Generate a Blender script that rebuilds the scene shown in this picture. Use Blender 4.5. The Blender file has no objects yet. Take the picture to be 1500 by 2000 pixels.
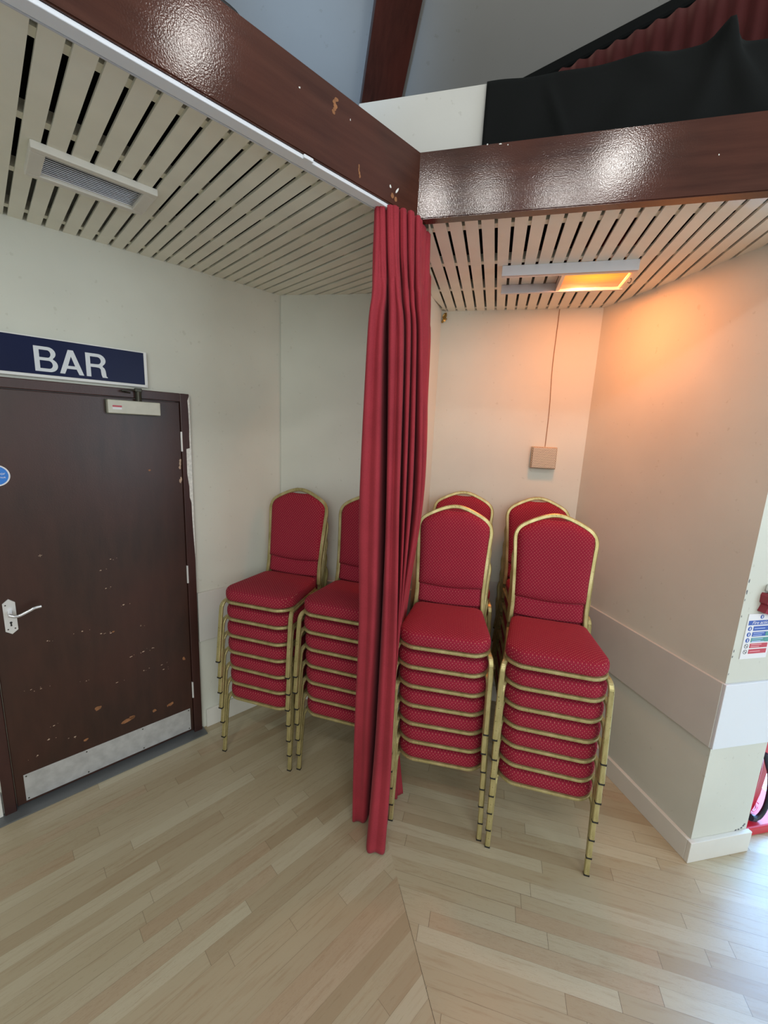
import bpy, bmesh, math, random
from mathutils import Vector, Matrix
random.seed(7)
S = bpy.context.scene
COL = S.collection
R = math.radians

# ------------------------------------------------------------------ helpers
def lin(r, g, b):
    f = lambda c: (c/255/12.92) if c/255 <= .04045 else ((c/255+.055)/1.055)**2.4
    return (f(r), f(g), f(b), 1)

class NT:
    def __init__(s, name):
        s.m = bpy.data.materials.new(name); s.m.use_nodes = True
        s.t = s.m.node_tree; s.n = s.t.nodes; s.n.clear()
        s.out = s.n.new('ShaderNodeOutputMaterial')
        s.b = s.n.new('ShaderNodeBsdfPrincipled')
        s.t.links.new(s.b.outputs[0], s.out.inputs[0])
    def put(s, sock, v):
        if isinstance(v, bpy.types.NodeSocket): s.t.links.new(v, sock)
        else: sock.default_value = v
    def math(s, op, a, b=None, c=None, clamp=False):
        n = s.n.new('ShaderNodeMath'); n.operation = op; n.use_clamp = clamp
        for i, v in enumerate((a, b, c)):
            if v is not None: s.put(n.inputs[i], v)
        return n.outputs[0]
    def vec(s, x, y, z=0.0):
        n = s.n.new('ShaderNodeCombineXYZ')
        for i, v in enumerate((x, y, z)): s.put(n.inputs[i], v)
        return n.outputs[0]
    def xyz(s, v):
        n = s.n.new('ShaderNodeSeparateXYZ'); s.put(n.inputs[0], v); return n.outputs
    def pos(s): return s.n.new('ShaderNodeNewGeometry').outputs['Position']
    def tc(s, k='Object'): return s.n.new('ShaderNodeTexCoord').outputs[k]
    def scale(s, v, sc):
        n = s.n.new('ShaderNodeVectorMath'); n.operation = 'MULTIPLY'; s.put(n.inputs[0], v); n.inputs[1].default_value = sc
        return n.outputs[0]
    def noise(s, v, scale=5, detail=3, rough=.5, k='Fac'):
        n = s.n.new('ShaderNodeTexNoise'); s.put(n.inputs['Vector'], v)
        n.inputs['Scale'].default_value = scale; n.inputs['Detail'].default_value = detail; n.inputs['Roughness'].default_value = rough
        return n.outputs[k]
    def white(s, v):
        n = s.n.new('ShaderNodeTexWhiteNoise'); n.noise_dimensions = '2D'; s.put(n.inputs['Vector'], v); return n.outputs['Value']
    def ramp(s, f, stops):
        n = s.n.new('ShaderNodeValToRGB'); s.put(n.inputs[0], f); e = n.color_ramp.elements
        while len(e) < len(stops): e.new(.5)
        for i, (p, c) in enumerate(stops): e[i].position = p; e[i].color = c if len(c) == 4 else (*c, 1)
        return n.outputs[0]
    def mix(s, f, a, b, mode='MIX'):
        n = s.n.new('ShaderNodeMix'); n.data_type = 'RGBA'; n.blend_type = mode
        s.put(n.inputs[0], f); s.put(n.inputs[6], a); s.put(n.inputs[7], b)
        return n.outputs[2]
    def rng(s, v, a, b, c=0.0, d=1.0):
        n = s.n.new('ShaderNodeMapRange'); s.put(n.inputs[0], v)
        for i, q in enumerate((a, b, c, d)): n.inputs[i+1].default_value = q
        return n.outputs[0]
    def bump(s, h, strength=.3, dist=.01):
        n = s.n.new('ShaderNodeBump'); n.inputs['Strength'].default_value = strength; n.inputs['Distance'].default_value = dist
        s.put(n.inputs['Height'], h); s.t.links.new(n.outputs[0], s.b.inputs['Normal'])
    def set(s, **k):
        for a, v in k.items():
            s.put(s.b.inputs[a.replace('_', ' ')], v)
        return s
M = {}
def simple(name, col, rough=.5, metal=0., spec=.5, nscale=None, namt=.12, bump=0., bscale=200, **k):
    t = NT(name); c = col
    if nscale:
        f = t.noise(t.tc(), nscale, 4)
        c = t.mix(t.rng(f, .3, .7), tuple(x*(1-namt) for x in col[:3])+(1,), tuple(min(1, x*(1+namt)) for x in col[:3])+(1,))
    t.set(Base_Color=c, Roughness=rough, Metallic=metal, **{'Specular IOR Level': spec}, **k)
    if bump: t.bump(t.noise(t.tc(), bscale, 3), bump, .004)
    M[name] = t.m; return t.m

class MB:
    def __init__(s): s.bm = bmesh.new()
    def box(s, c, d, rot=None, bev=0.0):
        m = Matrix.Translation(c)
        if rot is not None: m = m @ rot
        g = bmesh.ops.create_cube(s.bm, size=1, matrix=m @ Matrix.Diagonal((*d, 1)))
        if bev:
            es = {e for v in g['verts'] for e in v.link_edges}
            bmesh.ops.bevel(s.bm, geom=list(es), offset=bev, segments=2, affect='EDGES', profile=.5)
        return s
    def cyl(s, a, b, r, seg=16, r2=None):
        a = Vector(a); b = Vector(b); q = (b-a).to_track_quat('Z', 'Y').to_matrix().to_4x4()
        bmesh.ops.create_cone(s.bm, cap_ends=True, segments=seg, radius1=r, radius2=r if r2 is None else r2, depth=(b-a).length,
                              matrix=Matrix.Translation((a+b)/2) @ q)
        return s
    def rings(s, rings, closed=True, cap=True):
        vs = [[s.bm.verts.new(p) for p in r] for r in rings]
        for a, b in zip(vs, vs[1:]):
            n = len(a)
            for i in range(n if closed else n-1):
                j = (i+1) % n
                s.bm.faces.new((a[i], a[j], b[j], b[i]))
        if cap:
            s.bm.faces.new(list(reversed(vs[0]))); s.bm.faces.new(vs[-1])
        return s
    def prism(s, pts, off):
        off = Vector(off); return s.rings([[Vector(p) for p in pts], [Vector(p)+off for p in pts]])
    def tube(s, path, w, h, up=(0, 0, 1), seg=None, closed=False):
        """sweep a rounded rectangle (w sideways, h along up) or, with seg, an ellipse"""
        P = [Vector(p) for p in path]; up = Vector(up); out = []
        if seg: prof = [(w/2*math.cos(2*math.pi*i/seg), h/2*math.sin(2*math.pi*i/seg)) for i in range(seg)]
        else:
            c = min(w, h)*.22
            prof = [(w/2, -h/2+c), (w/2, h/2-c), (w/2-c, h/2), (-w/2+c, h/2), (-w/2, h/2-c), (-w/2, -h/2+c), (-w/2+c, -h/2), (w/2-c, -h/2)]
        n = len(P)
        for i, p in enumerate(P):
            if closed: t = P[(i+1) % n]-P[i-1]
            else: t = P[min(i+1, n-1)]-P[max(i-1, 0)]
            t.normalize(); sd = t.cross(up)
            if sd.length < 1e-4: sd = Vector((1, 0, 0))
            sd.normalize(); u = sd.cross(t)
            out.append([p+sd*a+u*b for a, b in prof])
        if closed: out.append(out[0][:])
        return s.rings(out, True, not closed)
    def mesh(s, name, mat=None, smooth=False):
        bmesh.ops.recalc_face_normals(s.bm, faces=s.bm.faces)
        me = bpy.data.meshes.new(name); s.bm.to_mesh(me); s.bm.free()
        for m in (mat if isinstance(mat, (list, tuple)) else [mat]):
            if m: me.materials.append(m)
        if smooth:
            for p in me.polygons: p.use_smooth = True
        return me
    def build(s, name, mat, parent=None, smooth=False, mw=None):
        return link(name, s.mesh(name, mat, smooth), parent, mw)

def link(name, me, parent=None, mw=None):
    o = bpy.data.objects.new(name, me); COL.objects.link(o)
    if mw is not None: o.matrix_world = mw
    if parent is not None: o.parent = parent
    return o
def tag(o, label=None, cat=None, group=None, kind=None):
    for k, v in (('label', label), ('category', cat), ('group', group), ('kind', kind)):
        if v: o[k] = v
    return o
def frame(x, y, az, z=0):
    """local X runs along compass azimuth az (deg, from +Y clockwise), local -Y faces the hall"""
    return Matrix.Translation((x, y, z)) @ Matrix.Rotation(R(90-az), 4, 'Z')
def empty(name, mw): 
    o = bpy.data.objects.new(name, None); COL.objects.link(o); o.empty_display_size = .1; o.matrix_world = mw; return o
def autosmooth(o, ang=40):
    me = o.data
    for p in me.polygons: p.use_smooth = True
    me.set_sharp_from_angle(angle=R(ang)); return o
def catmull(P, n=6):
    P = [Vector(p) for p in P]; out = []
    for i in range(len(P)-1):
        a, b, c, d = P[max(i-1, 0)], P[i], P[i+1], P[min(i+2, len(P)-1)]
        for k in range(n):
            t = k/n
            out.append(.5*((2*b)+(c-a)*t+(2*a-5*b+4*c-d)*t*t+(3*b-a-3*c+d)*t**3))
    out.append(P[-1]); return out
def text_mesh(body, offset=0.0, shear=0.0, spacing=1.0):
    c = bpy.data.curves.new('t', 'FONT'); c.body = body; c.size = 1; c.offset = offset; c.shear = shear; c.space_character = spacing
    c.resolution_u = 6
    o = bpy.data.objects.new('t', c); COL.objects.link(o)
    dg = bpy.context.evaluated_depsgraph_get(); dg.update()
    me = bpy.data.meshes.new_from_object(o.evaluated_get(dg)); bpy.data.objects.remove(o); bpy.data.curves.remove(c)
    return me
def text_obj(name, body, mat, parent, x0, x1, z0, z1, y, depth=.0006, **k):
    """flat lettering in the parent's XZ plane, facing local -Y, fitted to a box"""
    me = text_mesh(body, **k); bm = bmesh.new(); bm.from_mesh(me); bpy.data.meshes.remove(me)
    xs = [v.co.x for v in bm.verts]; ys = [v.co.y for v in bm.verts]
    a, b, c, d = min(xs), max(xs), min(ys), max(ys)
    for v in bm.verts: v.co = Vector((x0+(v.co.x-a)/(b-a)*(x1-x0), y, z0+(v.co.y-c)/(d-c)*(z1-z0)))
    bmesh.ops.remove_doubles(bm, verts=bm.verts, dist=1e-6)
    r = bmesh.ops.extrude_face_region(bm, geom=bm.faces[:])
    for v in r['geom']:
        if isinstance(v, bmesh.types.BMVert): v.co.y -= depth
    bmesh.ops.recalc_face_normals(bm, faces=bm.faces)
    me = bpy.data.meshes.new(name); bm.to_mesh(me); bm.free(); me.materials.append(mat)
    return link(name, me, parent)

# ------------------------------------------------------------------ materials
def plaster(name, col, rough=.75, amt=.05):
    t = NT(name); p = t.pos()
    f = t.noise(p, 1.7, 4); g = t.noise(p, 14, 3)
    c = t.mix(t.rng(f, .35, .65), tuple(x*(1-amt) for x in col[:3])+(1,), tuple(min(1, x*(1+amt)) for x in col[:3])+(1,))
    sp = t.rng(t.noise(p, 38, 2), .70, .74)
    c = t.mix(t.math('MULTIPLY', sp, .25), c, (col[0]*.6, col[1]*.58, col[2]*.52, 1))
    t.set(Base_Color=c, Roughness=rough, **{'Specular IOR Level': .3})
    t.bump(t.math('ADD', t.math('MULTIPLY', f, .6), t.math('ADD', t.math('MULTIPLY', g, .25), t.math('MULTIPLY', t.noise(p, 120, 2), .06))), .25, .01)
    M[name] = t.m; return t.m
plaster('plaster_cream', (.635, .645, .575))
plaster('plaster_roof', (.27, .265, .25), .45, .04)
plaster('plaster_white', (.56, .56, .53))
simple('slat_paint', (.79, .785, .69, 1), .55, nscale=6, namt=.05)
simple('trim_paint', (.70, .685, .63, 1), .5, nscale=5, namt=.04, bump=.08, bscale=60)
simple('band_paint', (.60, .595, .56, 1), .45, nscale=4, namt=.04)
simple('void_shade_black', (.004, .004, .004, 1), .9, spec=.1)
simple('white_plastic', (.74, .75, .74, 1), .4)
simple('track_white', (.72, .75, .80, 1), .4)
simple('sign_navy', (.006, .011, .050, 1), .3, spec=.12, nscale=3, namt=.15)
simple('sign_letter', (.66, .70, .74, 1), .45)
simple('sign_blue', (.02, .20, .68, 1), .4)
simple('notice_blue', (.055, .12, .42, 1), .45)
simple('notice_green', (.10, .32, .30, 1), .45)
simple('notice_red', (.52, .07, .10, 1), .45)
simple('notice_line', (.42, .52, .78, 1), .5)
simple('notice_pink', (.78, .42, .45, 1), .5)
simple('paper_white', (.78, .78, .80, 1), .5)
simple('grey_mark', (.12, .12, .13, 1), .6)
simple('chip_orange', (.27, .115, .045, 1), .7, nscale=60, namt=.3)
simple('chip_pale', (.50, .36, .26, 1), .7, nscale=60, namt=.2)
simple('chip_white', (.74, .74, .70, 1), .7, nscale=80, namt=.15)
simple('kick_plate', (.50, .50, .49, 1), .42, metal=.35, nscale=25, namt=.12)
simple('chrome', (.72, .73, .76, 1), .22, metal=.75)
simple('handle_white', (.70, .70, .69, 1), .3, metal=.25)
simple('closer_cream', (.56, .55, .46, 1), .4, nscale=30, namt=.05)
simple('dark_bronze', (.05, .048, .035, 1), .4, metal=.6)
simple('threshold_grey', (.16, .17, .175, 1), .45, metal=.4)
simple('rubber', (.012, .011, .01, 1), .6)
simple('hose_black', (.012, .012, .018, 1), .4)
simple('red_plastic', (.55, .018, .032, 1), .28)
simple('dark_red_box', (.26, .018, .035, 1), .4)
simple('brass_scrap', (.42, .24, .06, 1), .35, metal=.7, nscale=80, namt=.4)
simple('aluminium', (.62, .64, .68, 1), .38, metal=.3)
simple('reflector', (.75, .72, .66, 1), .3, metal=.4)
simple('cable_brown', (.30, .17, .09, 1), .6)
simple('speaker_case', (.50, .40, .27, 1), .5)

def varnish(name, col, rough, axis_scale, bump, dark=.6):
    t = NT(name); p = t.tc()
    g = t.noise(t.scale(p, axis_scale), 9, 5, .6); f = t.noise(p, 2.2, 3)
    c = t.mix(t.rng(g, .3, .7), tuple(x*dark for x in col)+(1,), tuple(x*1.25 for x in col)+(1,))
    c = t.mix(t.math('MULTIPLY', t.rng(f, .4, .7), .7), c, (col[0]*1.7, col[1]*1.2, col[2]*1.1, 1))
    t.set(Base_Color=c, Roughness=rough, **{'Specular IOR Level': .5})
    h = t.math('ADD', t.noise(p, 230, 2), t.math('MULTIPLY', t.noise(t.scale(p, axis_scale), 40, 3), .12))
    t.bump(h, bump, .004); M[name] = t.m
varnish('beam_varnish', (.058, .0225, .0145), .12, (.35, 2, 4), .065)
varnish('rafter_varnish', (.045, .013, .008), .35, (1, 6, 6), .15)
varnish('door_brown', (.034, .0135, .0085), .36, (2.5, 1, .5), .07, .75)
varnish('frame_brown', (.036, .013, .0105), .38, (3, 3, .6), .12, .75)

def gold():
    t = NT('gold_frame'); p = t.tc()
    f = t.noise(t.scale(p, (1, 1, .4)), 30, 4); g = t.noise(p, 140, 2)
    c = t.mix(t.rng(f, .35, .7), (.37, .315, .125, 1), (.58, .50, .25, 1))
    c = t.mix(t.rng(g, .66, .72), c, (.16, .12, .05, 1))
    t.set(Base_Color=c, Metallic=.55, Roughness=.38); M['gold_frame'] = t.m
gold()

def fabric():
    t = NT('chair_fabric'); p = t.xyz(t.tc()); n = t.xyz(t.tc('Normal'))
    top = t.math('GREATER_THAN', t.math('ABSOLUTE', n[2]), .72)
    side = t.math('GREATER_THAN', t.math('ABSOLUTE', n[0]), .72)
    u = t.math('ADD', t.math('MULTIPLY', p[0], t.math('SUBTRACT', 1.0, side)), t.math('MULTIPLY', p[1], side))
    v = t.math('ADD', t.math('MULTIPLY', p[2], t.math('SUBTRACT', 1.0, top)), t.math('MULTIPLY', p[1], top))
    # staggered gold dots
    rv = t.math('DIVIDE', v, .0085); row = t.math('FLOOR', rv)
    ru = t.math('ADD', t.math('DIVIDE', u, .0155), t.math('MULTIPLY', t.math('MODULO', t.math('ABSOLUTE', row), 2.0), .5))
    du = t.math('MULTIPLY', t.math('SUBTRACT', t.math('FRACT', ru), .5), .0155)
    dv = t.math('MULTIPLY', t.math('SUBTRACT', t.math('FRACT', rv), .5), .0085)
    d2 = t.math('SQRT', t.math('ADD', t.math('MULTIPLY', du, du), t.math('MULTIPLY', dv, dv)))
    dot = t.math('LESS_THAN', d2, .00135)
    # woven zigzag ridges
    zz = t.math('PINGPONG', t.math('DIVIDE', u, .0155), .5)
    w = t.math('FRACT', t.math('ADD', t.math('DIVIDE', v, .0085), zz))
    ridge = t.math('LESS_THAN', w, .30)
    fl = t.noise(t.tc(), 420, 2)
    base = t.mix(t.rng(fl, .3, .7), (.215, .010, .027, 1), (.305, .015, .040, 1))
    base = t.mix(t.math('MULTIPLY', ridge, .5), base, (.36, .022, .042, 1))
    c = t.mix(dot, base, (.58, .27, .20, 1))
    t.set(Base_Color=c, Roughness=.85, **{'Specular IOR Level': .2, 'Sheen Weight': .06, 'Sheen Roughness': .4})
    t.b.inputs['Sheen Tint'].default_value = (1, .35, .4, 1)
    t.bump(t.math('ADD', t.math('MULTIPLY', ridge, .6), t.math('MULTIPLY', fl, .5)), .35, .0015)
    M['chair_fabric'] = t.m
fabric()
def cloth(name, col, sheen, tint, rough=.85):
    t = NT(name); p = t.tc(); f = t.noise(p, 350, 2); g = t.noise(p, 6, 3)
    c = t.mix(t.rng(t.math('ADD', t.math('MULTIPLY', f, .5), t.math('MULTIPLY', g, .5)), .35, .65), tuple(x*.82 for x in col)+(1,), tuple(x*1.18 for x in col)+(1,))
    t.set(Base_Color=c, Roughness=rough, **{'Specular IOR Level': .2, 'Sheen Weight': sheen, 'Sheen Roughness': .45})
    t.b.inputs['Sheen Tint'].default_value = tint
    t.bump(f, .2, .001); M[name] = t.m
cloth('curtain_red', (.30, .030, .043), .10, (1, .4, .45, 1))
cloth('loft_velvet', (.052, .009, .009), .28, (1, .45, .4, 1))
cloth('black_velvet', (.0022, .0030, .0030), .06, (.5, .6, .6, 1))

def boards(name, az, seam_dark):
    t = NT(name); p = t.xyz(t.pos()); sa, ca = math.sin(R(az)), math.cos(R(az))
    u = t.math('ADD', t.math('MULTIPLY', p[0], sa), t.math('MULTIPLY', p[1], ca))
    v = t.math('SUBTRACT', t.math('MULTIPLY', p[0], ca), t.math('MULTIPLY', p[1], sa))
    vr = t.math('ADD', t.math('DIVIDE', v, .0575), 40.45 if az < 90 else 40.48)
    row = t.math('FLOOR', vr); fr = t.math('FRACT', vr)
    off = t.white(t.vec(row, 3.7))
    ln = t.math('ADD', .5, t.math('MULTIPLY', t.white(t.vec(row, 9.1)), .75))
    ur = t.math('ADD', t.math('DIVIDE', t.math('ADD', u, 10.0), ln), t.math('MULTIPLY', off, 7.0))
    col = t.math('FLOOR', ur); fu = t.math('FRACT', ur)
    idn = t.white(t.vec(row, col)); idb = t.white(t.vec(col, t.math('ADD', row, 57.3)))
    base = t.ramp(idn, [(0, (.375, .29, .18)), (.12, (.42, .34, .22)), (.45, (.45, .378, .25)), (.8, (.48, .41, .28)), (1, (.54, .485, .345))])
    base = t.mix(t.math('MULTIPLY', t.math('GREATER_THAN', idb, .91), .4), base, (.44, .30, .19, 1))
    gv = t.vec(t.math('ADD', t.math('MULTIPLY', u, 2.2), t.math('MULTIPLY', idn, 40.0)), t.math('ADD', t.math('MULTIPLY', v, 26.0), t.math('MULTIPLY', idb, 30.0)))
    g = t.noise(gv, 2.2, 5, .62)
    g2 = t.noise(t.vec(t.math('MULTIPLY', u, 6.0), t.math('MULTIPLY', v, 90.0)), 3, 3)
    base = t.mix(t.math('MULTIPLY', t.rng(g, .52, .72), .40), base, (.30, .185, .095, 1))
    fig = t.math('LESS_THAN', t.math('ABSOLUTE', t.math('SUBTRACT', t.math('FRACT', t.math('MULTIPLY', g, 9.0)), .5)), .045)
    base = t.mix(t.math('MULTIPLY', fig, t.math('MULTIPLY', t.rng(idb, .4, .8), .30)), base, (.25, .14, .07, 1))
    base = t.mix(t.math('MULTIPLY', t.rng(g2, .62, .75), .22), base, (.26, .17, .09, 1))
    base = t.mix(t.math('MULTIPLY', t.rng(t.noise(t.pos(), 1.3, 3), .45, .7), .18), base, (.36, .27, .17, 1))
    sv = t.math('LESS_THAN', t.math('MINIMUM', fr, t.math('SUBTRACT', 1.0, fr)), .011)
    su = t.math('LESS_THAN', t.math('MULTIPLY', t.math('MINIMUM', fu, t.math('SUBTRACT', 1.0, fu)), ln), .0007)
    vis = t.rng(t.noise(t.vec(t.math('MULTIPLY', u, 2.0), t.math('MULTIPLY', row, 3.3)), 1.0, 1), .38, .62)
    sm = t.math('MULTIPLY', t.math('MAXIMUM', t.math('MULTIPLY', sv, vis), su), seam_dark)
    base = t.mix(sm, base, (.07, .045, .025, 1))
    t.set(Base_Color=base, Roughness=t.rng(g, .3, .7, .26, .34), **{'Specular IOR Level': .45})
    t.bump(t.math('SUBTRACT', t.math('MULTIPLY', g, .15), sm), .12, .003)
    M[name] = t.m
boards('boards_left', 45.5, .55)
boards('boards_right', 104.3, .85)

def mesh_grille():
    t = NT('mesh_grille'); p = t.xyz(t.tc())
    rz = t.math('DIVIDE', p[2], .0074); row = t.math('FLOOR', rz)
    rx = t.math('ADD', t.math('DIVIDE', p[0], .0098), t.math('MULTIPLY', t.math('MODULO', t.math('ABSOLUTE', row), 2.0), .5))
    a = t.math('ABSOLUTE', t.math('SUBTRACT', t.math('FRACT', rx), .5)); b = t.math('ABSOLUTE', t.math('SUBTRACT', t.math('FRACT', rz), .5))
    h = t.math('LESS_THAN', t.math('ADD', a, b), .40)
    c = t.mix(h, (.62, .50, .36, 1), (.10, .055, .035, 1))
    t.set(Base_Color=c, Roughness=.45, Metallic=.2); M['mesh_grille'] = t.m
mesh_grille()

def emit(name, col, st, base=(0, 0, 0, 1)):
    t = NT(name); t.set(Base_Color=base, Roughness=.4); t.b.inputs['Emission Color'].default_value = col; t.b.inputs['Emission Strength'].default_value = st
    M[name] = t.m; return t
def heater_glow():
    t = NT('heater_glow'); p = t.xyz(t.tc())
    # element local coords: hotter around the lamp tubes along the middle
    dx = t.math('DIVIDE', t.math('ADD', p[0], .005), .125); dy = t.math('DIVIDE', t.math('ADD', p[1], .03), .075)
    rr = t.math('SQRT', t.math('ADD', t.math('MULTIPLY', dx, dx), t.math('MULTIPLY', dy, dy)))
    rr = t.math('ADD', rr, t.math('MULTIPLY', t.math('SUBTRACT', t.noise(t.scale(t.tc(), (6, 60, 1)), 1, 3), .5), .5))
    c = t.ramp(t.math('DIVIDE', rr, 2.0), [(0, (1, .62, .02)), (.30, (1, .46, .03)), (.6, (1, .24, .05)), (1, (1, .17, .07))])
    t.set(Base_Color=(.2, .05, .02, 1), Roughness=.3); t.put(t.b.inputs['Emission Color'], c); t.b.inputs['Emission Strength'].default_value = .9
    M['heater_glow'] = t.m
heater_glow()
emit('daylight_glass', (.24, .52, 1, 1), 14.0, (.6, .65, .7, 1))

# ------------------------------------------------------------------ plan of the place (metres; camera stands over the origin)
EYE = 1.8676
AZ_L, AZ_R, AZ_LW, AZ_BL = 45.5, 104.3, 46.0, 100.4
V = Vector((.07, 1.682))                                   # corner of the two beams, above the floor mitre
def fwd(az): return Vector((math.sin(R(az)), math.cos(R(az))))
G = Vector((-1.068, 2.295))                                # foot of the left wall, right of the door
C_L = Vector((-.677, 2.662))                               # back corner left bay
NIB = Vector((.2, 2.5)); NIB2 = Vector((.310, 2.842))      # short nib between bays
C_R = Vector((1.232, 2.614))                               # back corner right bay
PIL = Vector((1.475, 1.591)); PIL2 = Vector((1.785, 1.658))  # end of the right wall
W_FAR = G-fwd(AZ_LW)*2.6
CEIL = 2.65

def struct(o, label, cat): return tag(o, label, cat, kind='structure')

# floor: two fields of boards meeting along the mitre
mdir = fwd(-14.4); MF = Vector((.1365, 1.421)); MA = MF+mdir*2.2; MB_ = MF-mdir*5.0
f = MB(); vs = {}
def fv(p): 
    k = (round(p[0], 4), round(p[1], 4))
    if k not in vs: vs[k] = f.bm.verts.new((p[0], p[1], 0))
    return vs[k]
fl = f.bm.faces.new([fv(p) for p in ((-4.5, 3.6), (-4.5, -3.5), MB_, MA)])
fr = f.bm.faces.new([fv(p) for p in (MA, MB_, (4.5, -3.5), (4.5, 3.6))]); fr.material_index = 1
ext = bmesh.ops.extrude_face_region(f.bm, geom=[fl, fr])
for v in ext['geom']:
    if isinstance(v, bmesh.types.BMVert): v.co.z -= .05
floor = f.build('floor', [M['boards_left'], M['boards_right']])
struct(floor, 'pale maple board floor with a mitred seam between two board directions', 'floor')
# dark open mitre joint between the two fields
mj = MB(); a = MF+mdir*-.33; b = MF+mdir*-1.6; n2 = Vector((mdir.y, -mdir.x))*.0011
pts = [MF-n2*.4, MF+n2*.4, b+n2, b-n2]
mj.prism([(p.x, p.y, .0002) for p in pts], (0, 0, .0003))
mj.build('mitre_joint', M['rubber'], floor)

def wall(name, a, b, label, z1=2.86, th=.1, mat='plaster_cream'):
    a = Vector(a); b = Vector(b); d = b-a; az = math.degrees(math.atan2(d.x, d.y)); L = d.length
    o = MB().box((L/2, th/2, z1/2), (L, th, z1)).build(name, M[mat], None, mw=frame(a.x, a.y, az))
    struct(o, label, 'wall'); return o, L
# the left wall is pierced by the doorway: s from -.93 to -.019 along it
wl_m = frame(G.x, G.y, AZ_LW)
b = MB(); Lc = (C_L-G).length
b.box(((-.03+Lc+.12)/2, .05, 1.43), (Lc+.15, .1, 2.86)); b.box((-1.8, .05, 1.43), (1.76, .1, 2.86)); b.box((-.475, .05, 2.44), (.89, .1, .84))
wall_left = struct(b.build('wall_left', M['plaster_cream'], None, mw=wl_m), 'pale cream plastered wall with the brown bar door', 'wall')
wbl, Lbl = wall('wall_back_left', C_L, NIB, 'narrow cream back wall behind the two stacks left of the curtain')
wn, Ln = wall('wall_nib', NIB, NIB2, 'short cream nib wall directly right of the curtain')
wbr, Lbr = wall('wall_back_right', NIB2, C_R, 'cream back wall carrying the small mesh speaker')
wr, Lr = wall('wall_right', C_R, PIL, 'cream right wall lit orange by the ceiling heater', th=.28)
wp, Lp = wall('wall_pillar', PIL, PIL2, 'white painted end face of the right wall with the fire notice', th=.05)

# dado bands and baseboards
def board(name, a, b, z0, z1, th, mat, label, cat, e0=0., e1=0.):
    a = Vector(a); b = Vector(b); d = b-a; az = math.degrees(math.atan2(d.x, d.y)); L = d.length
    o = MB().box(((L+e1-e0)/2, -th/2, (z0+z1)/2), (L+e1+e0, th, z1-z0), bev=.0025).build(name, M[mat], None, mw=frame(a.x, a.y, az))
    return struct(o, label, cat)
B0, B1 = .588, .897
Gd = G+fwd(AZ_LW)*-.012
board('trim_1', Gd, C_L, B0, B1, .014, 'band_paint', 'pale grey dado board right of the bar door', 'dado board')
board('trim_2', C_L, NIB, B0, B1, .014, 'band_paint', 'grey dado board on the back wall behind the left stacks', 'dado board')
board('trim_3', NIB2, C_R, B0, B1, .014, 'band_paint', 'grey dado board on the back wall behind the right stacks', 'dado board')
board('trim_4', C_R, PIL, B0, B1, .014, 'band_paint', 'long grey dado board along the right wall', 'dado board')
board('trim_5', PIL, PIL2, B0, B1, .014, 'track_white', 'white dado board wrapping the end of the right wall', 'dado board', .012, .18)
board('baseboard_left', G+fwd(AZ_LW)*.012, C_L, 0, .12, .016, 'trim_paint', 'white baseboard right of the bar door', 'baseboard')
board('baseboard_far_left', G-fwd(AZ_LW)*2.4, G-fwd(AZ_LW)*.935, 0, .13, .016, 'trim_paint', 'white baseboard end left of the bar door', 'baseboard')
board('baseboard_back_left', C_L, NIB, 0, .12, .016, 'trim_paint', 'white baseboard behind the left stacks', 'baseboard')
board('baseboard_back_right', NIB2, C_R, 0, .12, .016, 'trim_paint', 'white baseboard behind the right stacks', 'baseboard')
board('baseboard_right', C_R, PIL, 0, .108, .02, 'trim_paint', 'white baseboard along the right wall', 'baseboard')
board('baseboard_pillar', PIL, PIL2, 0, .108, .02, 'trim_paint', 'white baseboard around the end of the right wall', 'baseboard', .02, .012)

# ceilings of the two bays: open painted slats on battens under a dark void
def clip_line(poly, o, dv):
    """y-range of the line o + t*dv inside the polygon"""
    ts = []
    for p, q in zip(poly, poly[1:]+poly[:1]):
        e = q-p; den = dv.x*e.y-dv.y*e.x
        if abs(den) < 1e-9: continue
        w = p-o; t = (w.x*e.y-w.y*e.x)/den; s = (w.x*dv.y-w.y*dv.x)/den
        if -1e-6 <= s <= 1+1e-6: ts.append(t)
    return (min(ts), max(ts)) if len(ts) > 1 else None
def slat_ceiling(name, az, poly, phase, pitch, width, k0, k1, label, y0, skip=None):
    fx = fwd(az); fy = fwd(az-90); m = frame(V.x, V.y, az)
    s = MB(); bt = MB()
    for k in range(k0, k1):
        x = phase+pitch*k; r = []
        for xe in (x, x+width):
            c = clip_line(poly, V+fx*xe, fy)
            if c is None: break
            r.append((max(c[0], y0), c[1]+.012))
        if len(r) < 2 or r[0][1]-r[0][0] < .03: continue
        dz = random.uniform(-.001, .001)
        s.prism([(x, r[0][0], CEIL+dz), (x+width, r[1][0], CEIL+dz), (x+width, r[1][1], CEIL+dz), (x, r[0][1], CEIL+dz)], (0, 0, .009))
    for yb in (.133, .476, .82, 1.158, 1.5):
        c = clip_line(poly, V+fy*yb, fx)
        if c: bt.box(((c[0]+c[1])/2, yb, CEIL+.0255), (c[1]-c[0]+.02, .034, .033))
    o = s.build(name, M['slat_paint'], None, mw=m); struct(o, label, 'ceiling')
    bt.build('batten', M['slat_paint'], o)
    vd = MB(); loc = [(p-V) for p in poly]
    vd.prism([(q.dot(fx), q.dot(fy), 2.835) for q in loc], (0, 0, .02)); vd.build('void_shade_sheet', M['void_shade_black'], o)  # added black sheet; its colour stands for the darkness above the slats
    return o
farL = V-fwd(AZ_L)*2.6
polyL = [farL+fwd(AZ_L-90)*.045, V+fwd(AZ_L-90)*.045, Vector((.15, 2.0)), NIB, C_L, W_FAR]
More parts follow.
